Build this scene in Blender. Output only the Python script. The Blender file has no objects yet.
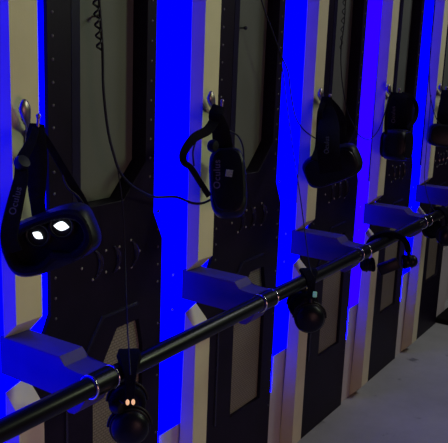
import bpy, bmesh, math, random
from mathutils import Vector, Matrix, Euler
random.seed(7)
SC = bpy.context.scene
COL = SC.collection
PI = math.pi

# ------------------------------------------------------------------ camera
D = 0.6                      # spacing of the wall bays
X0 = 0.99352                 # right edge of the first pilaster
CAM = Vector((0, -1.0599, 1.36859))
YAW, PIT, ROL, FOC = 0.997818, 0.220394, 0.03806, 752.534
FW = Vector((math.sin(YAW)*math.cos(PIT), math.cos(YAW)*math.cos(PIT), -math.sin(PIT)))
_r = Vector((math.cos(YAW), -math.sin(YAW), 0)); _u = _r.cross(FW)
RT = _r*math.cos(ROL) + _u*math.sin(ROL)
UP = -_r*math.sin(ROL) + _u*math.cos(ROL)
cd = bpy.data.cameras.new('camera'); cam = bpy.data.objects.new('camera', cd); COL.objects.link(cam)
cd.sensor_fit = 'HORIZONTAL'; cd.sensor_width = 36; cd.lens = FOC*36/448; cd.clip_start = .02
cam.matrix_world = Matrix(((RT.x, UP.x, -FW.x, CAM.x), (RT.y, UP.y, -FW.y, CAM.y), (RT.z, UP.z, -FW.z, CAM.z), (0, 0, 0, 1)))
SC.camera = cam

def at(u, v, y):
    """photo coordinate -> point on the plane at distance y from the pilaster fronts"""
    d = FW + RT*((u-224)/FOC) - UP*((v-221.5)/FOC)
    return CAM + d*((y-CAM.y)/d.y)

# ------------------------------------------------------------------ materials
def mat(name, col, rough=.5, metal=0, spec=.5, emit=None, estr=0, noise=None, bump=None):
    m = bpy.data.materials.new(name); m.use_nodes = True
    nt = m.node_tree; b = nt.nodes['Principled BSDF']
    b.inputs['Base Color'].default_value = (*col, 1)
    b.inputs['Roughness'].default_value = rough
    b.inputs['Metallic'].default_value = metal
    b.inputs['Specular IOR Level'].default_value = spec
    if emit:
        b.inputs['Emission Color'].default_value = (*emit, 1); b.inputs['Emission Strength'].default_value = estr
    tc = nt.nodes.new('ShaderNodeTexCoord')
    if noise:
        sc, lo, hi = noise
        n = nt.nodes.new('ShaderNodeTexNoise'); n.inputs['Scale'].default_value = sc; n.inputs['Detail'].default_value = 5
        nt.links.new(tc.outputs['Object'], n.inputs['Vector'])
        r = nt.nodes.new('ShaderNodeValToRGB')
        r.color_ramp.elements[0].position = .3; r.color_ramp.elements[1].position = .72
        r.color_ramp.elements[0].color = (*[c*lo for c in col], 1); r.color_ramp.elements[1].color = (*[min(1, c*hi) for c in col], 1)
        nt.links.new(n.outputs['Fac'], r.inputs['Fac']); nt.links.new(r.outputs['Color'], b.inputs['Base Color'])
    if bump:
        sc, st = bump
        n = nt.nodes.new('ShaderNodeTexNoise'); n.inputs['Scale'].default_value = sc; n.inputs['Detail'].default_value = 3
        nt.links.new(tc.outputs['Object'], n.inputs['Vector'])
        bp = nt.nodes.new('ShaderNodeBump'); bp.inputs['Strength'].default_value = st; bp.inputs['Distance'].default_value = .002
        nt.links.new(n.outputs['Fac'], bp.inputs['Height']); nt.links.new(bp.outputs['Normal'], b.inputs['Normal'])
    return m

M = {}
M['wall'] = mat('wall_paint', (.55, .53, .5), .7, noise=(6, .92, 1.05), bump=(220, .15))
M['cream'] = mat('cream_paint', (.66, .63, .40), .55, spec=.3, noise=(9, .93, 1.05), bump=(260, .12))
M['frame'] = mat('dark_panel_paint', (.008, .0045, .014), .45, spec=.12, noise=(14, .8, 1.25), bump=(300, .1))
M['lip'] = mat('black_gloss_trim', (.012, .010, .03), .25, spec=.6, noise=(30, .9, 1.1))
M['inset'] = mat('grey_green_board', (.108, .118, .102), .6, spec=.25, noise=(5, .92, 1.06), bump=(260, .1))
M['arm'] = mat('grey_bracket_paint', (.06, .046, .25), .5, spec=.12, noise=(12, .9, 1.08), bump=(260, .1))  # blue LED light mixed into the grey paint's colour
M['chrome'] = mat('chrome', (.75, .75, .75), .14, metal=1, noise=(40, .95, 1.05))
M['rail'] = mat('black_rail_lacquer', (.004, .004, .006), .3, spec=.22, noise=(25, .9, 1.1))
M['black'] = mat('black_plastic', (.004, .004, .007), .45, spec=.2, noise=(50, .8, 1.2))
M['gloss'] = mat('black_gloss_plastic', (.004, .004, .007), .35, spec=.16, noise=(50, .8, 1.2))
M['fabric'] = mat('black_fabric', (.004, .0035, .007), .9, spec=.06, noise=(80, .7, 1.3), bump=(400, .3))
M['rubber'] = mat('black_cable_rubber', (.006, .006, .009), .5, spec=.25, noise=(60, .8, 1.2))
M['steel'] = mat('brushed_steel', (.34, .29, .26), .42, metal=1, noise=(60, .9, 1.1))
M['rivet'] = mat('grey_rivet', (.22, .21, .22), .5, metal=0, noise=(90, .9, 1.1))
M['dimrivet'] = mat('dark_rivet', (.09, .085, .09), .4, metal=.3, noise=(90, .9, 1.1))
M['letter'] = mat('grey_lettering', (.036, .036, .055), .6, noise=(90, .95, 1.05))
M['mat'] = mat('black_floor_mat', (.006, .006, .007), .9, spec=.1, noise=(60, .8, 1.2))
M['led'] = mat('blue_led_acrylic', (0, 0, .02), .6, spec=.0, emit=(0, 0, 1), estr=2.5)  # blue LED wash on the white wall put into emission
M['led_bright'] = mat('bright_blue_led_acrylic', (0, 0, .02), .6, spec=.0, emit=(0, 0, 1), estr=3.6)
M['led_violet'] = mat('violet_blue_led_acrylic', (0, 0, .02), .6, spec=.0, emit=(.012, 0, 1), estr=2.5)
M['strip'] = mat('blue_led_strip', (0, 0, .02), .6, spec=.0, emit=(0, 0, 1), estr=22)  # for the tubes added below the glowing sheets
M['screen'] = mat('lit_lens_screen', (.5, .5, .5), .3, emit=(.86, .95, 1), estr=1.6)
M['amber'] = mat('amber_light', (.5, .3, .2), .3, emit=(1, .55, .28), estr=.8)  # orange reflection on the slider, put in as emission
M['green'] = mat('green_white_light', (.3, .5, .4), .3, emit=(.3, 1, .65), estr=.12)  # pale green reflection on the slider, put in as emission
M['sensor'] = mat('pale_sensor_glint', (.11, .15, .16), .3, spec=.4, noise=(500, .3, 1.6))

def grille_mat():
    m = bpy.data.materials.new('perforated_grille'); m.use_nodes = True
    nt = m.node_tree; b = nt.nodes['Principled BSDF']; b.inputs['Roughness'].default_value = .55
    tc = nt.nodes.new('ShaderNodeTexCoord'); mp = nt.nodes.new('ShaderNodeMapping')
    mp.inputs['Rotation'].default_value = (PI/2, 0, 0)
    nt.links.new(tc.outputs['Object'], mp.inputs['Vector'])
    br = nt.nodes.new('ShaderNodeTexBrick')
    br.inputs['Scale'].default_value = 1
    br.inputs['Brick Width'].default_value = .0125; br.inputs['Row Height'].default_value = .0072
    br.inputs['Mortar Size'].default_value = .0011; br.inputs['Mortar Smooth'].default_value = .3
    br.inputs['Color1'].default_value = (.23, .20, .14, 1); br.inputs['Color2'].default_value = (.215, .185, .13, 1)
    br.inputs['Mortar'].default_value = (.09, .078, .055, 1)
    nt.links.new(mp.outputs['Vector'], br.inputs['Vector']); nt.links.new(br.outputs['Color'], b.inputs['Base Color'])
    bp = nt.nodes.new('ShaderNodeBump'); bp.inputs['Strength'].default_value = .5; bp.inputs['Distance'].default_value = .002
    nt.links.new(br.outputs['Fac'], bp.inputs['Height']); bp.invert = True
    nt.links.new(bp.outputs['Normal'], b.inputs['Normal'])
    return m
M['grille'] = grille_mat()

def floor_mat():
    m = bpy.data.materials.new('worn_concrete_floor'); m.use_nodes = True
    nt = m.node_tree; b = nt.nodes['Principled BSDF']; b.inputs['Roughness'].default_value = .62
    b.inputs['Specular IOR Level'].default_value = .3
    tc = nt.nodes.new('ShaderNodeTexCoord')
    n1 = nt.nodes.new('ShaderNodeTexNoise'); n1.inputs['Scale'].default_value = 3.2; n1.inputs['Detail'].default_value = 8
    n1.inputs['Roughness'].default_value = .65
    n2 = nt.nodes.new('ShaderNodeTexNoise'); n2.inputs['Scale'].default_value = 9; n2.inputs['Detail'].default_value = 4
    nt.links.new(tc.outputs['Object'], n1.inputs['Vector']); nt.links.new(tc.outputs['Object'], n2.inputs['Vector'])
    r1 = nt.nodes.new('ShaderNodeValToRGB'); e = r1.color_ramp.elements
    e[0].position = .3; e[0].color = (.36, .35, .34, 1); e[1].position = .7; e[1].color = (.48, .47, .46, 1)
    r2 = nt.nodes.new('ShaderNodeValToRGB'); e = r2.color_ramp.elements
    e[0].position = .27; e[0].color = (.45, .45, .45, 1); e[1].position = .36; e[1].color = (1, 1, 1, 1)
    mx = nt.nodes.new('ShaderNodeMixRGB'); mx.blend_type = 'MULTIPLY'; mx.inputs[0].default_value = 1
    nt.links.new(n1.outputs['Fac'], r1.inputs['Fac']); nt.links.new(n2.outputs['Fac'], r2.inputs['Fac'])
    nt.links.new(r1.outputs['Color'], mx.inputs[1]); nt.links.new(r2.outputs['Color'], mx.inputs[2])
    nt.links.new(mx.outputs['Color'], b.inputs['Base Color'])
    return m
M['floor'] = floor_mat()

# ------------------------------------------------------------------ object helpers
def link(o, parent=None):
    COL.objects.link(o)
    if parent is not None: o.parent = parent
    return o
def tag(o, label, cat, group=None):
    o['label'] = label; o['category'] = cat
    if group: o['group'] = group
    return o
def thing(name, loc, label, cat, group=None):
    o = bpy.data.objects.new(name, None); o.location = loc; o.empty_display_size = .05
    return tag(link(o), label, cat, group)
def mobj(name, bm, m, parent=None, smooth=None):
    bmesh.ops.recalc_face_normals(bm, faces=bm.faces[:])
    me = bpy.data.meshes.new(name); bm.to_mesh(me); bm.free()
    me.materials.append(m)
    if smooth:
        me.shade_smooth()
        try: me.set_sharp_from_angle(angle=math.radians(smooth))
        except Exception: pass
    return link(bpy.data.objects.new(name, me), parent)
def moff(bm, off):
    off = Vector(off)
    for v in bm.verts: v.co -= off
    return bm
def box(bm, a, b, bev=0):
    r = bmesh.ops.create_cube(bm, size=1)
    vs = r['verts']; a = Vector(a); b = Vector(b)
    for v in vs: v.co = Vector([a[i] + (v.co[i]+.5)*(b[i]-a[i]) for i in range(3)])
    if bev:
        es = list({e for v in vs for e in v.link_edges})
        bmesh.ops.bevel(bm, geom=es, offset=bev, segments=2, profile=.5, affect='EDGES')
    return bm
def smooth_pts(P, n=6):
    P = [Vector(p) for p in P]
    if len(P) < 3: return P
    Q = [P[0]*2-P[1]] + P + [P[-1]*2-P[-2]]; out = []
    for i in range(1, len(Q)-2):
        a, b, c, d = Q[i-1:i+3]
        for k in range(n):
            t = k/n
            out.append(.5*((2*b) + (c-a)*t + (2*a-5*b+4*c-d)*t*t + (3*b-a-3*c+d)*t**3))
    out.append(P[-1]); return out
def tube(bm, P, r, seg=8):
    P = [Vector(p) for p in P]; rings = []; nrm = None
    for i, p in enumerate(P):
        t = (P[min(i+1, len(P)-1)] - P[max(i-1, 0)]).normalized()
        if nrm is None:
            nrm = t.orthogonal().normalized()
        nrm = (nrm - t*nrm.dot(t)).normalized(); bi = t.cross(nrm)
        rr = r[i] if isinstance(r, (list, tuple)) else r
        rings.append([bm.verts.new(p + (nrm*math.cos(2*PI*k/seg) + bi*math.sin(2*PI*k/seg))*rr) for k in range(seg)])
    for a, b in zip(rings, rings[1:]):
        for k in range(seg): bm.faces.new((a[k], a[(k+1) % seg], b[(k+1) % seg], b[k]))
    bm.faces.new(rings[0]); bm.faces.new(rings[-1][::-1])
    return bm
def ribbon(bm, P, w, th, face):
    """strap of rounded section; face = direction its broad side looks at"""
    P = [Vector(p) for p in P]; rings = []
    for i, p in enumerate(P):
        t = (P[min(i+1, len(P)-1)] - P[max(i-1, 0)]).normalized()
        f = face(i/(len(P)-1)) if callable(face) else face
        s = t.cross(f).normalized(); n = s.cross(t).normalized()
        ww = (w(i/(len(P)-1)) if callable(w) else w)/2; h = th/2
        sec = [(-ww, 0), (-ww*.86, h), (ww*.86, h), (ww, 0), (ww*.86, -h), (-ww*.86, -h)]
        rings.append([bm.verts.new(p + s*a + n*b) for a, b in sec])
    for a, b in zip(rings, rings[1:]):
        for k in range(6): bm.faces.new((a[k], a[(k+1) % 6], b[(k+1) % 6], b[k]))
    bm.faces.new(rings[0]); bm.faces.new(rings[-1][::-1])
    return bm
def loft(bm, secs, cap0=True, cap1=True):
    rings = [[bm.verts.new(p) for p in s] for s in secs]; n = len(rings[0])
    for a, b in zip(rings, rings[1:]):
        for k in range(n): bm.faces.new((a[k], a[(k+1) % n], b[(k+1) % n], b[k]))
    if cap0: bm.faces.new(rings[0][::-1])
    if cap1: bm.faces.new(rings[-1])
    return bm
def prism(bm, poly, y0, y1):
    """polygon in x,z pushed through from y0 to y1"""
    return loft(bm, [[Vector((x, y0, z)) for x, z in poly], [Vector((x, y1, z)) for x, z in poly]])
def lathe(bm, prof, mtx, seg=24):
    """profile (radius, height) around local z placed by mtx"""
    secs = [[mtx @ Vector((r*math.cos(2*PI*k/seg), r*math.sin(2*PI*k/seg), h)) for k in range(seg)] for r, h in prof]
    return loft(bm, secs)
def torus(bm, mtx, R, r, seg=32, sec=10):
    rings = []
    for i in range(seg):
        a = 2*PI*i/seg
        rings.append([bm.verts.new(mtx @ Vector(((R+r*math.cos(2*PI*k/sec))*math.cos(a), (R+r*math.cos(2*PI*k/sec))*math.sin(a), r*math.sin(2*PI*k/sec)))) for k in range(sec)])
    for i in range(seg):
        a, b = rings[i], rings[(i+1) % seg]
        for k in range(sec): bm.faces.new((a[k], a[(k+1) % sec], b[(k+1) % sec], b[k]))
    return bm
def holed(name, outer, holes, y0, y1, m, parent, bev=.0015):
    """board in x,z with holes, front at y0, back at y1"""
    cu = bpy.data.curves.new(name, 'CURVE'); cu.dimensions = '2D'; cu.fill_mode = 'BOTH'
    for poly in [outer]+holes:
        s = cu.splines.new('POLY'); s.points.add(len(poly)-1); s.use_cyclic_u = True
        for p, (x, z) in zip(s.points, poly): p.co = (x, z, 0, 1)
    cu.extrude = (y1-y0)/2 - bev; cu.bevel_depth = bev; cu.bevel_resolution = 1; cu.offset = -bev
    o = bpy.data.objects.new(name, cu); COL.objects.link(o)
    bpy.context.view_layer.update()
    me = bpy.data.meshes.new_from_object(o.evaluated_get(bpy.context.evaluated_depsgraph_get()))
    bpy.data.objects.remove(o); bpy.data.curves.remove(cu)
    me.name = name; me.materials.clear(); me.materials.append(m)
    for v in me.vertices:
        x, z, d = v.co; v.co = (x, (y0+y1)/2 - d, z)
    bm = bmesh.new(); bm.from_mesh(me); bmesh.ops.remove_doubles(bm, verts=bm.verts[:], dist=1e-5)
    bmesh.ops.recalc_face_normals(bm, faces=bm.faces[:]); bm.to_mesh(me); bm.free()
    return link(bpy.data.objects.new(name, me), parent)
def lettering(text, size, mtx, parent, m):
    cu = bpy.data.curves.new('lettering', 'FONT'); cu.body = text; cu.size = size; cu.extrude = .0004
    cu.align_x = 'CENTER'; cu.align_y = 'CENTER'; cu.offset = size*.012; cu.space_character = 1.08
    o = bpy.data.objects.new('lettering', cu); COL.objects.link(o); bpy.context.view_layer.update()
    me = bpy.data.meshes.new_from_object(o.evaluated_get(bpy.context.evaluated_depsgraph_get()))
    bpy.data.objects.remove(o); bpy.data.curves.remove(cu)
    me.name = 'lettering'; me.materials.clear(); me.materials.append(m); me.transform(mtx)
    return link(bpy.data.objects.new('lettering', me), parent)

TOP = 2.35
# ------------------------------------------------------------------ setting
bm = bmesh.new()
box(bm, (-.9, .12, 0), (4.6, .2, TOP))
for n in range(0, 6):                                   # the wall boards between the dark panels
    xr = X0 + n*D
    zl = .373 if n == 1 else .398
    box(bm, (xr-.2 if n else -.9, .058, zl), (xr+.07, .12, TOP))
    box(bm, (xr-.2 if n else -.9, .0498, 0), (xr+.0035, .12, zl))
o = mobj('wall_back', bm, M['wall']); o['kind'] = 'structure'
bm = bmesh.new(); box(bm, (-.9, -2.9, -.06), (6.2, .2, 0))
o = mobj('floor', bm, M['floor']); o['kind'] = 'structure'

# ------------------------------------------------------------------ wall furniture per bay
near = ['the headset with white glowing lenses', 'the upright headset with a small bright sensor',
        'the headset tilted like a diamond', 'the headset with a hoop strap on its right',
        'the headset cut by the right picture edge']
ordn = ['nearest', 'second', 'third', 'fourth', 'farthest']

def rivet_mesh():
    bm = bmesh.new()
    lathe(bm, [(.0001, -.0022), (.0022, -.0017), (.0034, -.0004), (.0036, .002)], Matrix.Rotation(-PI/2, 4, 'X'), 10)
    bmesh.ops.recalc_face_normals(bm, faces=bm.faces[:])
    me = bpy.data.meshes.new('rivet'); bm.to_mesh(me); bm.free(); me.shade_smooth(); return me
RIV = rivet_mesh(); RIV.materials.append(M['rivet'])
DRIV = RIV.copy(); DRIV.materials.clear(); DRIV.materials.append(M['dimrivet'])
def rivet(me, x, y, z, parent, name='rivet', s=1):
    o = link(bpy.data.objects.new(name, me), parent); o.location = (x, y, z); o.scale = (s, s, s); return o

SL = .036                                               # depth at which the slanted ends meet the wall
def pilaster(n):
    X = X0 + n*D; W = .0665; BK = .046
    t = thing('pilaster', (X, 0, 0), 'cream wall pilaster behind ' + near[n], 'pilaster', 'cream pilasters along the wall')
    zb = .847
    bm = bmesh.new()                                    # upper half: front at y=0, its foot slanting back to the wall
    v = [(-W, 0, TOP), (0, 0, TOP), (0, 0, zb), (-W, 0, zb), (-W, BK, TOP), (0, BK, TOP), (0, .0485, .797), (-W, SL, .813)]
    vs = [bm.verts.new(p) for p in v]
    for f in ((0, 1, 2, 3), (3, 2, 6, 7), (0, 3, 7, 4), (1, 5, 6, 2), (4, 7, 6, 5), (0, 4, 5, 1)): bm.faces.new([vs[i] for i in f])
    mobj('upper_casing', bm, M['cream'], t)
    bm = bmesh.new()
    zt = .657
    v = [(-W, 0, .052), (0, 0, .052), (0, 0, zt), (-W, 0, zt), (-W, .0495, .0), (0, .0495, .0), (0, .0485, .705), (-W, SL, .698)]
    vs = [bm.verts.new(p) for p in v]
    for f in ((0, 3, 2, 1), (3, 7, 6, 2), (0, 4, 7, 3), (1, 2, 6, 5), (4, 5, 6, 7), (0, 1, 5, 4)): bm.faces.new([vs[i] for i in f])
    mobj('lower_casing', bm, M['cream'], t)
    bm = bmesh.new()                                    # hidden spacers that carry the casing on the wall
    box(bm, (-W*.7, BK-.004, .9), (-W*.3, .0499, TOP))
    mobj('spacer', bm, M['frame'], t)
for n in range(5): pilaster(n)

def dark_panel(n):
    X = X0 + n*D; fy = .042
    t = thing('wall_panel', (X, 0, 0), ordn[n]+' dark riveted wall panel, right of the pilaster behind '+near[n].replace('the ', '', 1), 'wall panel', 'dark riveted wall panels')
    outer = [(.004, .0), (.437, 0), (.437, .918), (.402, .988), (.402, TOP), (.063, TOP), (.063, .82), (.045, .785), (.004, .735)]
    hole1 = [(.150, 1.034), (.29, 1.034), (.368, 1.115), (.368, 2.2), (.150, 2.2)]
    hole2 = [(.190, .290), (.366, .290), (.366, .660), (.350, .732), (.272, .732), (.190, .608)]
    holed('frame', outer, [hole1, hole2], fy, .12, M['frame'], t)
    bm = bmesh.new(); prism(bm, [(.151, 1.035), (.289, 1.035), (.367, 1.116), (.367, 2.199), (.151, 2.199)], .083, .115)
    ins = mobj('upper_inset', bm, M['inset'], t)
    bm = bmesh.new(); prism(bm, [(.191, .291), (.365, .291), (.365, .66), (.349, .731), (.273, .731), (.191, .607)], .053, .115)
    mobj('mesh_grille', bm, M['grille'], t)
    bm = bmesh.new()                                    # glossy lip round the left side of the inset
    prism(bm, [(.128, 1.03), (.152, 1.03), (.152, 2.2), (.128, 2.2)], fy-.001, fy+.01)
    mobj('inset_lip', bm, M['lip'], t)
    bm = bmesh.new()
    P = [(.104, .30), (.104, .60), (.165, .70), (.219, .772), (.342, .774)]
    tube(bm, [(x, fy, z) for x, z in P], .005, 6)
    mobj('trim_strip', bm, M['lip'], t)
    for cx, cz in ((.178, .902), (.238, .902), (.301, .902)):   # crescent vents
        bm = bmesh.new(); R = .036; P = []
        for k in range(13):
            a = math.radians(-62+124*k/12); P.append((cx+R*math.cos(a), fy-.001, cz+R*math.sin(a)))
        tube(bm, P, [.0015+.0055*math.sin(PI*k/12) for k in range(13)], 8)
        mobj('crescent_vent', bm, M['lip'], t, 40)
    for x, z in ((.188, .937), (.155, .902), (.189, .869), (.232, .927), (.277, .927), (.232, .877), (.277, .877), (.318, .935), (.35, .903), (.321, .869)):
        rivet(RIV, x, fy, z, t)
    z = .81
    while z < 1.58:
        rivet(DRIV, .077, fy, z, t)
        rivet(DRIV, .384 if z > .99 else .42, fy, z, t)
        z += .0445
    for z in (.08, .24, .40, .56, .70): rivet(DRIV, .424, fy, z, t)
    if n in (0, 1):                                     # little cable peg on the inset
        p = at(95.3, 16.5, .075) if n == 0 else at(242.5, 28, .075)
        c = p - t.location
        bm = bmesh.new()
        lathe(bm, [(.0001, 0), (.0042, .001), (.0055, .004), (.0045, .008), (.0022, .010), (.0022, .022)], Matrix.Translation((c.x, c.y-.014, c.z)) @ Matrix.Rotation(-PI/2, 4, 'X'), 14)
        mobj('cable_peg', bm, M['steel'] if n == 0 else M['lip'], t, 40)
    return t
for n in range(5): dark_panel(n)

def led_wash(n):
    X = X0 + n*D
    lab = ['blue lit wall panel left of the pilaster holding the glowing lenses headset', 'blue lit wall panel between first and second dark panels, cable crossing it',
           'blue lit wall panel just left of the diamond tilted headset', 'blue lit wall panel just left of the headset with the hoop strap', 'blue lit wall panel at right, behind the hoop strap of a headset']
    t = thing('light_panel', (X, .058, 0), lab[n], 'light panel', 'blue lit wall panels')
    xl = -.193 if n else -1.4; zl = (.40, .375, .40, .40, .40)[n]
    bm = bmesh.new(); prism(bm, [(xl, zl), (.0035, zl), (.0035, .737), (.044, .788), (.0615, .824), (.0615, TOP), (xl, TOP)], -.008, 0)  # glowing sheet stands in for the LED-lit white wall
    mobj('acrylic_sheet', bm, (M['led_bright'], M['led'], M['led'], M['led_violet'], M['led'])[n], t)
    for z in (.808, .715): rivet(RIV, -.105, -.008, z, t, 'screw', 1.0)
    if n:
        bm = bmesh.new(); tube(bm, [(-.1598, -.0125, zl-.12), (-.1598, -.0125, zl+.02)], .003, 10); mobj('light_strip', bm, M['strip'], t, 60)  # tube added to soften where the glowing sheet ends
    return t
for n in range(5): led_wash(n)

# ------------------------------------------------------------------ rail and brackets
RY, RZ, RR = -.185, .772, .0185
def bracket(n):
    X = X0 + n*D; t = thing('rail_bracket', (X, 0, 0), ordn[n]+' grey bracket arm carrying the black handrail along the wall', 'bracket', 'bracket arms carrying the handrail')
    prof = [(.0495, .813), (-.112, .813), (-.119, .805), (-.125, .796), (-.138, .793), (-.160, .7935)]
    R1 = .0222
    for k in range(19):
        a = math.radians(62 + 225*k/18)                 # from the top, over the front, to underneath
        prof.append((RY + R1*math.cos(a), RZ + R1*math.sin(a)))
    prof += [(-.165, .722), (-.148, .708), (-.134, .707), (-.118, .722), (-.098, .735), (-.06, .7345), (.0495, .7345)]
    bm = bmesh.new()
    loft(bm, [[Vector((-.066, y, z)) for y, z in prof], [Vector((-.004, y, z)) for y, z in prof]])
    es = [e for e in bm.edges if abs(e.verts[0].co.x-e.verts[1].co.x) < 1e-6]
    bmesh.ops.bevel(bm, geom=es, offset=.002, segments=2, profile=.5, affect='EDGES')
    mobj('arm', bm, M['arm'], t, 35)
    bm = bmesh.new(); lathe(bm, [(.0215, -.0265), (.0226, -.0255), (.0226, .0255), (.0215, .0265)], Matrix.Translation((-.035, RY, RZ)) @ Matrix.Rotation(PI/2, 4, 'Y'), 36)
    mobj('clamp_sleeve', bm, M['rail'], t, 40)
    for x in (-.064, -.006):
        bm = bmesh.new(); torus(bm, Matrix.Translation((x, RY, RZ)) @ Matrix.Rotation(PI/2, 4, 'Y'), .0215, .0022)
        mobj('clamp_ring', bm, M['chrome'], t, 60)
for n in range(5): bracket(n)
bm = bmesh.new(); lathe(bm, [(RR*.8, -.9), (RR, -.895), (RR, 4.5), (RR*.8, 4.505)], Matrix.Translation((0, RY, RZ)) @ Matrix.Rotation(PI/2, 4, 'Y'), 32)
o = mobj('handrail', moff(bm, (0, RY, RZ)), M['rail'], None, 50); o.location = (0, RY, RZ)
tag(o, 'long black round handrail running along the wall on grey bracket arms', 'handrail')

# ------------------------------------------------------------------ hooks
hookpx = [(25, 106, 38.5, 116), (211.5, 96, 222.3, 101), (321, 92, 330.2, 95.5), (389, 87, 399.5, 89.5), (440.8, 86, 446.5, 87.5)]
TIP = []
for n, (a, b, c, d) in enumerate(hookpx):
    base = at(a+2, b+30/(1+.5*n), 0)
    t = thing('wall_hook', base, ['steel hook with a teardrop tip above the headset with glowing lenses', 'steel coat hook holding the upright headset with the small bright sensor', 'steel coat hook holding the headset tilted like a diamond', 'steel coat hook holding the headset with a hoop strap', 'steel coat hook at the right picture edge'][n], 'hook', 'steel coat hooks on the pilasters')
    bm = bmesh.new()
    box(bm, (-.007, -.0035, -.022), (.007, 0, .012), .0015)
    mobj('back_plate', bm, M['steel'], t, 40)
    p1 = at(a, b, -.022) - base
    P = smooth_pts([(0, -.003, .0), (p1.x*.5, -.012, p1.z*.45), (p1.x*.9, -.020, p1.z*.8), (p1.x, -.022, p1.z), (p1.x+.001, -.019, p1.z+.012)], 5)
    N = len(P)
    bm = bmesh.new(); tube(bm, P, [.0035 + .0085*max(0, math.sin(PI*min(1, max(0, (k/(N-1)-.2)/.8))))**.8 if k < N-1 else .002 for k in range(N)], 14)
    for v in bm.verts: v.co.y = -.02 + (v.co.y+.02)*.6 if v.co.y < -.012 else v.co.y
    mobj('upper_prong', bm, M['steel'], t, 60)
    p2 = at(c, d, -.05) - base
    P = smooth_pts([(0, -.003, -.014), (p2.x*.4, -.022, -.026), (p2.x*.85, -.042, -.015), (p2.x, -.05, p2.z)], 6)
    bm = bmesh.new(); tube(bm, P, .0032, 10)
    lathe(bm, [(.0001, -.005), (.0035, -.0036), (.0048, 0), (.0035, .0036), (.0001, .005)], Matrix.Translation(p2), 12)
    mobj('lower_prong', bm, M['steel'], t, 60)
    TIP.append(base + Vector((p2.x*.6, -.034, -.022)))

# ------------------------------------------------------------------ headsets
def sup(w, h, e, y, n=40, notch=0):
    out = []
    for k in range(n):
        a = 2*PI*k/n; c, s = math.cos(a), math.sin(a)
        x = w/2*math.copysign(abs(c)**(2/e), c); z = h/2*math.copysign(abs(s)**(2/e), s)
        if notch and z < 0: z += notch*math.exp(-(x/(w*.13))**2)
        out.append(Vector((x, y, z)))
    return out
def visor_matrix(c, yaw, pitch, roll):
    """broad face turned to the viewer at zero angles"""
    v = (CAM-c).normalized(); r = v.cross(UP).normalized()*-1; u = v.cross(r)*1
    r = UP.cross(v).normalized(); u = v.cross(r).normalized()
    B = Matrix((r, -v, u)).transposed()
    E3 = Matrix.Rotation(math.radians(roll), 3, 'Y') @ Matrix.Rotation(math.radians(pitch), 3, 'X') @ Matrix.Rotation(math.radians(yaw), 3, 'Z')
    return Matrix.Translation(c) @ (B @ E3).to_4x4()
def headset(n, label, c, yaw, pitch, roll, base, W=.165, H=.086, lens=True):
    """visor with its lens side at local -y; straps are added by the caller"""
    t = thing('vr_headset', base, label, 'VR headset', 'VR headsets hanging from the wall hooks')
    mw = Matrix.Translation(-Vector(base)) @ visor_matrix(c, yaw, pitch, roll)
    def put(o): o.matrix_local = mw; return o
    bm = bmesh.new()
    loft(bm, [sup(W*.74, H*.62, 2.6, -.014, notch=.014), sup(W*.82, H*.72, 2.8, -.040, notch=.016), sup(W*.93, H*.92, 3.2, -.034, notch=.010), sup(W*.985, H*.98, 3.6, -.016),
              sup(W, H, 4, .012), sup(W*.985, H*.97, 4, .030), sup(W*.93, H*.9, 3.6, .040), sup(W*.8, H*.74, 3.2, .0435)])
    put(mobj('visor', bm, M['black'], t, 45))
    bm = bmesh.new()                                    # soft face pad round the opening
    rings = [sup(W*.76, H*.64, 2.6, -.036, notch=.015), sup(W*.80, H*.70, 2.7, -.046, notch=.017), sup(W*.87, H*.80, 2.9, -.047, notch=.015), sup(W*.91, H*.87, 3, -.037, notch=.011)]
    loft(bm, rings+[rings[0]], False, False)
    put(mobj('face_pad', bm, M['fabric'], t, 60))
    bm = bmesh.new(); loft(bm, [sup(W*.9, H*.84, 3.4, .041), sup(W*.88, H*.82, 3.4, .0455), sup(W*.82, H*.74, 3.2, .047)])
    put(mobj('front_cover', bm, M['gloss'], t, 50))
    if lens:
        for s, q in ((-1, .84), (1, 1.12)):
            x = s*.0222 + .0075; zc = .017
            bm = bmesh.new(); torus(bm, Matrix.Translation((x, -.017, zc)) @ Matrix.Rotation(PI/2, 4, 'X'), .0205, .003, 28, 8)
            l = put(mobj('lens_ring', bm, M['gloss'], t, 60))
            bm = bmesh.new(); a0 = math.radians(-52 if s < 0 else -28); P0, P1 = [], []
            for k in range(24):
                a = 2*PI*k/24; e = math.cos(a)*.0120*q; f = .0078*q*math.sin(a)*(1-.75*math.cos(a)**2)*(1.0 if math.sin(a) > 0 else .85)
                e, f = e*math.cos(a0)-f*math.sin(a0), e*math.sin(a0)+f*math.cos(a0)
                P0.append(Vector((x+e, -.0195, zc+f))); P1.append(Vector((x+e, -.016, zc+f)))
            loft(bm, [P0, P1])
            sc_ = mobj('lens_glow', bm, M['screen'], l); sc_['label'] = 'white glowing lens'
    return t, mw, put
def strap(name, t, pts, w, th=.0035, face=None, m='fabric', seg=6):
    b = t.location; P = smooth_pts([p-b for p in pts], seg)
    f = face if face is not None else (CAM - pts[len(pts)//2]).normalized()
    bm = bmesh.new(); ribbon(bm, P, w, th, f); return mobj(name, bm, M[m], t, 40)
def cordpart(name, t, pts, r, m='rubber'):
    b = t.location; bm = bmesh.new(); tube(bm, smooth_pts([p-b for p in pts], 6), r, 8); return mobj(name, bm, M[m], t, 60)
def strap_text(t, p, q, size, text='Oculus', lift=.0032):
    """lettering along the line p to q, lying on a strap that faces the viewer"""
    c = (p+q)/2; v = (CAM-c).normalized(); x = (q-p).normalized(); y = v.cross(x).normalized(); z = x.cross(y).normalized()
    mtx = Matrix.Translation(c + z*lift - t.location) @ Matrix((x, y, z)).transposed().to_4x4()
    return lettering(text, size, mtx, t, M['letter'])

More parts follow.
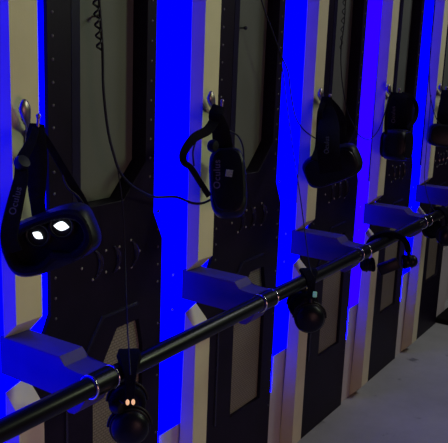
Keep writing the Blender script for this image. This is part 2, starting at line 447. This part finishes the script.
# nearest: lens side to the viewer, lenses lit
c = at(51, 240, -.10)
t, mw, put = headset(0, 'black VR headset with two white glowing lenses on the nearest hook', c, -12, 4, -22, TIP[0], W=.170, H=.102)
strap('side_strap', t, [at(36, 128, -.05), at(31, 142, -.06), at(22, 160, -.07), at(21, 178, -.08), at(15, 205, -.09), at(9, 236, -.10), at(14, 252, -.10)], lambda s: .013+.016*min(1, s*1.4))
strap('top_strap', t, [at(37, 124, -.045), at(36, 140, -.055), at(37, 165, -.06), at(37, 195, -.065), at(40, 222, -.075)], lambda s: .026+.014*math.sin(PI*min(1, s*1.2))*.8)
strap('side_strap', t, [at(38, 128, -.045), at(50, 146, -.05), at(60, 163, -.06), at(70, 180, -.07), at(82, 200, -.08), at(87, 215, -.09)], lambda s: .013+.004*s)
cordpart('audio_lead', t, [at(61, 166, -.06), at(67, 186, -.068), at(78, 196, -.08), at(85, 206, -.085)], .0016)
bm = bmesh.new(); lathe(bm, [(.0001, -.008), (.012, -.007), (.014, 0), (.012, .007), (.0001, .008)], Matrix.Translation(at(22, 163, -.075)-t.location) @ Matrix.Rotation(.9, 4, 'X'), 16)
mobj('strap_buckle', bm, M['black'], t, 50)
strap_text(t, at(10.5, 222, -.098), at(20, 182, -.083), .0165, lift=.006)

# second: stood on end, front to the viewer
c = at(228, 184, -.085)
t, mw, put = headset(1, 'black VR headset hanging on end with a small bright sensor square', c, 180+14, 0, -93, TIP[1], W=.168, H=.090, lens=False)
strap('top_strap', t, [at(219, 106, -.05), at(216, 116, -.055), at(220, 128, -.06), at(222, 140, -.06), at(224, 158, -.06)], lambda s: .030+.022*s)
strap('side_strap', t, [at(216, 118, -.05), at(208, 130, -.055), at(194, 138, -.06), at(184, 152, -.065), at(184, 162, -.066), at(191, 168, -.068), at(200, 182, -.07), at(209, 196, -.075)], lambda s: .026-.012*min(1, abs(s)*1.5))
cordpart('audio_lead', t, [at(196, 140, -.06), at(193, 152, -.062), at(194, 166, -.066)], .0022)
cordpart('audio_lead', t, [at(228, 130, -.055), at(238, 136, -.055), at(243, 147, -.055), at(244, 160, -.06)], .0022)
bm = bmesh.new(); lathe(bm, [(.0001, -.01), (.013, -.008), (.016, 0), (.013, .008), (.0001, .01)], Matrix.Translation(at(213, 146, -.07)-t.location) @ Matrix.Rotation(PI/2, 4, 'X'), 18)
mobj('earphone', bm, M['black'], t, 50)
v = (CAM-c).normalized()
strap_text(t, at(217.5, 190, -.09)+v*.05, at(217.5, 160, -.09)+v*.05, .0225, lift=-.004)
bm = bmesh.new(); box(bm, (-.0085, -.001, -.0085), (.0085, .001, .0085), .0008)
o = mobj('sensor_window', bm, M['sensor'], t); o.matrix_local = Matrix.Translation(at(229, 173.5, -.09)+v*.049-t.location) @ visor_matrix(c, 12, 0, 8).to_3x3().to_4x4(); o['label'] = 'pale shiny square sensor window'

# third
c = at(333, 165, -.09)
t, mw, put = headset(2, 'black VR headset tilted like a diamond in front of third pilaster', c, 180-14, 8, -22, TIP[2], W=.178, H=.105, lens=False)
strap('top_strap', t, [at(327, 97, -.05), at(326, 108, -.055), at(328.5, 120, -.08), at(328.5, 138, -.125), at(329, 158, -.148), at(331, 172, -.15)], lambda s: .030+.034*min(1, s*2))
strap('side_strap', t, [at(329, 100, -.045), at(337, 110, -.05), at(342, 122, -.055), at(341, 138, -.06), at(346, 152, -.07)], lambda s: .020+.018*s)
strap('side_strap', t, [at(324, 102, -.045), at(320, 112, -.05), at(319, 130, -.055), at(318, 148, -.065), at(314, 160, -.075)], lambda s: .014+.008*s)
strap_text(t, at(326.5, 158, -.15), at(327, 135, -.125), .0195, lift=.007)
bm = bmesh.new(); tube(bm, smooth_pts([(-.012, 0, .004), (-.002, 0, .006), (.004, 0, .0), (.010, 0, -.009)], 4), .0016, 8)
o = mobj('camera_glint', bm, M['sensor'], t); vv = (CAM-c).normalized(); o.matrix_local = Matrix.Translation(c+vv*.049+Vector((0, 0, .006))-t.location) @ visor_matrix(c, 14, 0, -10).to_3x3().to_4x4()

# fourth
c = at(397, 145, -.075)
t, mw, put = headset(3, 'black VR headset with a hoop strap curving out on its right', c, 180+78, 0, 4, TIP[3], W=.165, H=.118, lens=False)
strap('top_strap', t, [at(399, 93, -.05), at(398, 100, -.055), at(397, 115, -.06), at(396, 132, -.06)], lambda s: .060+.02*s)
strap('side_strap', t, [at(402, 94, -.05), at(411, 97, -.05), at(416.5, 106, -.05), at(415.5, 118, -.055), at(409, 128, -.06), at(408, 138, -.06)], lambda s: .017)
strap('side_strap', t, [at(391, 95, -.045), at(388, 105, -.045), at(386, 120, -.05), at(386, 134, -.055)], lambda s: .012)
strap_text(t, at(393.5, 125, -.064), at(393.5, 104, -.058), .020, lift=.006)

# fifth, cut by the picture's edge
c = at(446, 136, -.075)
t, mw, put = headset(4, 'black VR headset at the right picture edge, partly out of view', c, 180+10, 0, 10, TIP[4], W=.165, H=.10, lens=False)
strap('top_strap', t, [at(446, 90, -.05), at(445, 100, -.055), at(443, 114, -.06), at(443, 128, -.065)], lambda s: .035+.02*s)
strap('side_strap', t, [at(448, 92, -.05), at(453, 104, -.055), at(455, 118, -.06), at(453, 130, -.065)], lambda s: .03)

# ------------------------------------------------------------------ headphones slung over the rail
def headphones(n, label, yaw, half, drop, R, P0, tilt=0, near_cup=.034, bw=1, bt=.008):
    t = thing('headphones', P0, label, 'headphones', 'headphones slung over the handrail')
    L = Matrix.Rotation(yaw, 3, 'Z') @ Matrix.Rotation(tilt, 3, 'Y')
    def W(x, y, z): return L @ Vector((x, y, z))
    bm = bmesh.new(); P = []
    for k in range(25):
        a = PI*k/24
        P.append(W(-half*math.cos(a), 0, -R + R*math.sin(a)**.8))
    ribbon(bm, [W(-half*1.02, 0, -drop*.62)] + P + [W(half*1.02, 0, -drop*.62)], lambda s: (.018+.014*math.sin(PI*s)**2)*(1+(bw-1)*math.sin(PI*s)**5), bt, lambda s: W(0, 1, 0).cross(W(0, 0, 1)) * (-1 if s < .5 else 1) if (s < .12 or s > .88) else W(-math.cos(PI*s), 0, math.sin(PI*s)))
    mobj('headband', bm, M['fabric'], t, 40)
    for s in (-1, 1):
        base = W(s*half*1.02, 0, -drop)
        mt = Matrix.Translation(base) @ (L @ Matrix.Rotation(s*PI/2, 3, 'Y')).to_4x4()
        bm = bmesh.new(); r = near_cup
        lathe(bm, [(r*.62, -.022), (r*.95, -.020), (r*1.06, -.012), (r*1.06, -.004), (r*.95, .0), (r*1.0, .004), (r, .012), (r*.86, .020), (r*.5, .026), (.0005, .028)], mt, 28)
        cup = mobj('ear_cup', bm, M['gloss'], t, 40)
        bm = bmesh.new(); torus(bm, mt @ Matrix.Translation((0, 0, .006)), r*1.02, .0026, 30, 8); mobj('cup_rim', bm, M['black'], cup, 60)
        bm = bmesh.new(); torus(bm, mt @ Matrix.Translation((0, 0, -.016)), r*.8, .008, 28, 8); mobj('ear_pad', bm, M['fabric'], cup, 60)
        bm = bmesh.new()                                # fork that carries the cup
        F = []
        for k in range(13):
            a = PI*k/12; F.append(mt @ Vector((r*1.12*math.sin(a)*s*-1 if False else 0, 0, 0)) + W(0, r*1.14*math.cos(a), r*1.14*math.sin(a)))
        tube(bm, F, .0028, 8); mobj('yoke', bm, M['black'], t, 60)
        bm = bmesh.new(); q = W(s*half*1.02, 0, -drop*.62); e = base + W(0, 0, r*1.12)
        tube(bm, [q+W(0, 0, .012), q, (q+e)/2, e], [.007, .0085, .0075, .0055], 10); mobj('slider', bm, M['black'], t, 40)
    return t, W
railpt = lambda u: at(u, 430-.495*u, RY)
vd = lambda P: math.atan2(P.y-CAM.y, P.x-CAM.x)
# nearest: seen edge on, near cup hides the far one
P = railpt(129); P.z = RZ+.0235
t, W = headphones(0, 'black headphones slung over the rail by the nearest bracket, cup cut by bottom edge', vd(P)+.05, .052, .117, .052, P, near_cup=.0355, bw=1.5, bt=.02)
e = W(-.058, 0, -.064)
for s in (-1, 1):  # slider reflections modelled as glowing beads
    bm = bmesh.new(); pc = e + W(-.006, s*.0052, 0)
    bmesh.ops.create_uvsphere(bm, u_segments=12, v_segments=8, radius=.0036, matrix=Matrix.Translation(pc) @ Matrix.Diagonal((1, 1, 1.6, 1)))
    o = mobj('indicator_light', bm, M['amber'], t, 60); o['label'] = 'small amber light'
bm = bmesh.new(); lathe(bm, [(.0001, -.012), (.010, -.010), (.013, 0), (.010, .010), (.0001, .012)], Matrix.Translation(W(-.06, .024, -.075)) @ Matrix.Rotation(PI/2, 4, 'X'), 14)
mobj('hinge_knob', bm, M['black'], t, 50)
# second
P = railpt(308); P.z = RZ+.0235
t, W = headphones(1, 'black headphones slung over the rail with a small green light', vd(P)+.2, .054, .114, .055, P, near_cup=.039, bw=1.6, bt=.012)
bm = bmesh.new(); box(bm, (-.004, -.0055, -.0075), (.004, .0055, .0075), .002)  # slider reflection modelled as a small glowing block
o = mobj('indicator_light', bm, M['green'], t); o.location = W(-.066, -.008, -.045); o.rotation_euler = (0, 0, vd(P)); o['label'] = 'small green light'
# third: seen broad
P = railpt(386); P.z = RZ+.0235
t, W = headphones(2, 'black headphones hooked wide open over the rail below hoop strap headset', vd(P)-PI/2+.15, .068, .102, .066, P, tilt=-.15, near_cup=.021, bt=.019)
bm = bmesh.new(); box(bm, (-.036, -.016, -.018), (.036, .016, .018), .006)
o = mobj('control_box', bm, M['black'], t, 40); o.location = W(-.002, -.012, -.110); o.rotation_euler = (0, -.45, vd(P)-PI/2+.15)
# farthest
P = railpt(441); P.z = RZ+.0235
t, W = headphones(3, 'black headphones slung over the rail at the right picture edge', vd(P)+.5, .062, .100, .055, P, near_cup=.038)

# ------------------------------------------------------------------ cables
def cable(label, pts, r, extra=None):
    b = pts[0]; bm = bmesh.new(); tube(bm, smooth_pts([p-b for p in pts], 8), r, 8)
    if extra: tube(bm, [p-b for p in extra], r*.8, 6)
    o = mobj('cable', bm, M['rubber'], None, 60); o.location = b
    return tag(o, label, 'cable', 'black cables of the headsets')
def coil(u0, v0, u1, v1, y, amp, turns):
    A, B = at(u0, v0, y), at(u1, v1, y); ax = (B-A).normalized(); s = ax.cross(Vector((0, 1, 0))).normalized(); q = ax.cross(s)
    return [A+(B-A)*(k/(turns*12)) + (s*math.cos(2*PI*k/12) + q*math.sin(2*PI*k/12))*amp for k in range(turns*12+1)]
cable('thick black cable with a coiled length hanging down nearest grey inset to second headset',
      [at(93, -190, .03), at(98.2, -20, .03), at(99.5, 5, .03), at(102.5, 50, .03), at(103.5, 90, .025), at(108, 130, .02), at(114, 155, .012), at(120, 172, .008), at(130, 184, .01), at(142, 192, .015), at(155, 197, .02), at(176, 197, .0), at(192, 203, -.02), at(203, 203, -.04), at(212, 199, -.055)],
      .003, coil(93.5, -26, 99.5, 50, .03, .0050, 7))
cable('thin black cable dropping past the crescent vents to the nearest headphones',
      [at(118, 170, .004), at(122, 200, .0), at(124.5, 240, .0), at(126, 290, -.04), at(127.5, 330, -.14), at(129, 350, -.20), at(130.5, 375, -.228)], .0013)
cable('thin black cable sweeping over the blue wall to the diamond tilted headset',
      [at(246, -190, .02), at(258, -25, .02), at(263, 5, .02), at(272, 30, .015), at(281, 55, .01), at(288, 72, .005), at(291, 95, .0), at(296, 118, -.01), at(305, 131, -.02), at(318, 140, -.04), at(326, 146, -.06)], .0019)
cable('thin black cable falling straight to the headphones with the green light',
      [at(278, 48, .012), at(283, 72, .01), at(287, 105, .0), at(293, 150, -.02), at(300, 195, -.06), at(306, 240, -.13), at(310, 268, -.21), at(315, 278, -.222)], .0015)
cable('black coiled cable down the edge of the third dark panel, looping to the fourth headset',
      [at(356, -190, .03), at(346.5, -20, .03), at(344.5, 20, .03), at(341, 50, .03), at(342, 80, .02), at(347, 110, .01), at(353, 124, -.0), at(360, 136, -.02), at(370, 139, -.03), at(379, 129, -.04), at(385, 112, -.045), at(389, 97, -.045)],
      .0018, coil(346, -22, 341, 50, .03, .0045, 8))
cable('thin black cable down the violet pilaster side to the headset at right picture edge',
      [at(447, -190, .02), at(436, -20, .02), at(433, 20, .02), at(430, 50, .015), at(429.5, 85, .0), at(432, 105, -.02), at(437, 120, -.05), at(442, 126, -.07)], .0019)
cable('thin black cable dropping to the headphones at the right picture edge',
      [at(431, 95, .0), at(429, 120, -.01), at(425.5, 160, -.05), at(424.5, 178, -.08), at(428, 198, -.16), at(434, 210, -.21), at(440, 214, -.224)], .0016)

# ------------------------------------------------------------------ black mat lying at the far end
bm = bmesh.new(); box(bm, (0, 0, 0), (1.3, .55, .03), .006)
o = mobj('floor_mat', bm, M['mat']); o.location = (3.84, -.50, 0)
tag(o, 'flat black mat on the floor at far right end of the wall', 'mat')

# ------------------------------------------------------------------ light
def area(name, loc, target, size, power, col):
    l = bpy.data.lights.new(name, 'AREA'); l.size = size; l.energy = power; l.color = col
    o = bpy.data.objects.new(name, l); o.location = loc
    o.rotation_euler = (Vector(target)-Vector(loc)).to_track_quat('-Z', 'Y').to_euler(); COL.objects.link(o); return o
def spot(name, loc, target, power, col, ang, size=.25, blend=1):
    l = bpy.data.lights.new(name, 'SPOT'); l.energy = power; l.color = col; l.spot_size = math.radians(ang); l.spot_blend = blend; l.shadow_soft_size = size
    o = bpy.data.objects.new(name, l); o.location = loc
    o.rotation_euler = (Vector(target)-Vector(loc)).to_track_quat('-Z', 'Y').to_euler(); COL.objects.link(o); return o
spot('ceiling_spot', (3.0, -2.6, 2.6), (.35, 0, .9), 110, (.84, 1, .60), 58)
area('hall_lamp', (.3, -2.5, .7), (2.2, 0, .1), .9, 9.0, (1, .50, .48))  # added pink fill for the left faces and low casings
area('far_lamp', (3.7, -1.5, 2.8), (3.0, -.6, .0), .8, 18, (.93, .97, .95))  # added fill that lifts the floor and far pilasters
w = bpy.data.worlds.new('dim_room'); SC.world = w; w.use_nodes = True
w.node_tree.nodes['Background'].inputs['Color'].default_value = (.05, .04, .09, 1)
w.node_tree.nodes['Background'].inputs['Strength'].default_value = .12
vs_ = SC.view_settings
vs_.view_transform = 'Standard'; vs_.look = 'None'; vs_.gamma = 1; vs_.exposure = 0; vs_.use_curve_mapping = False
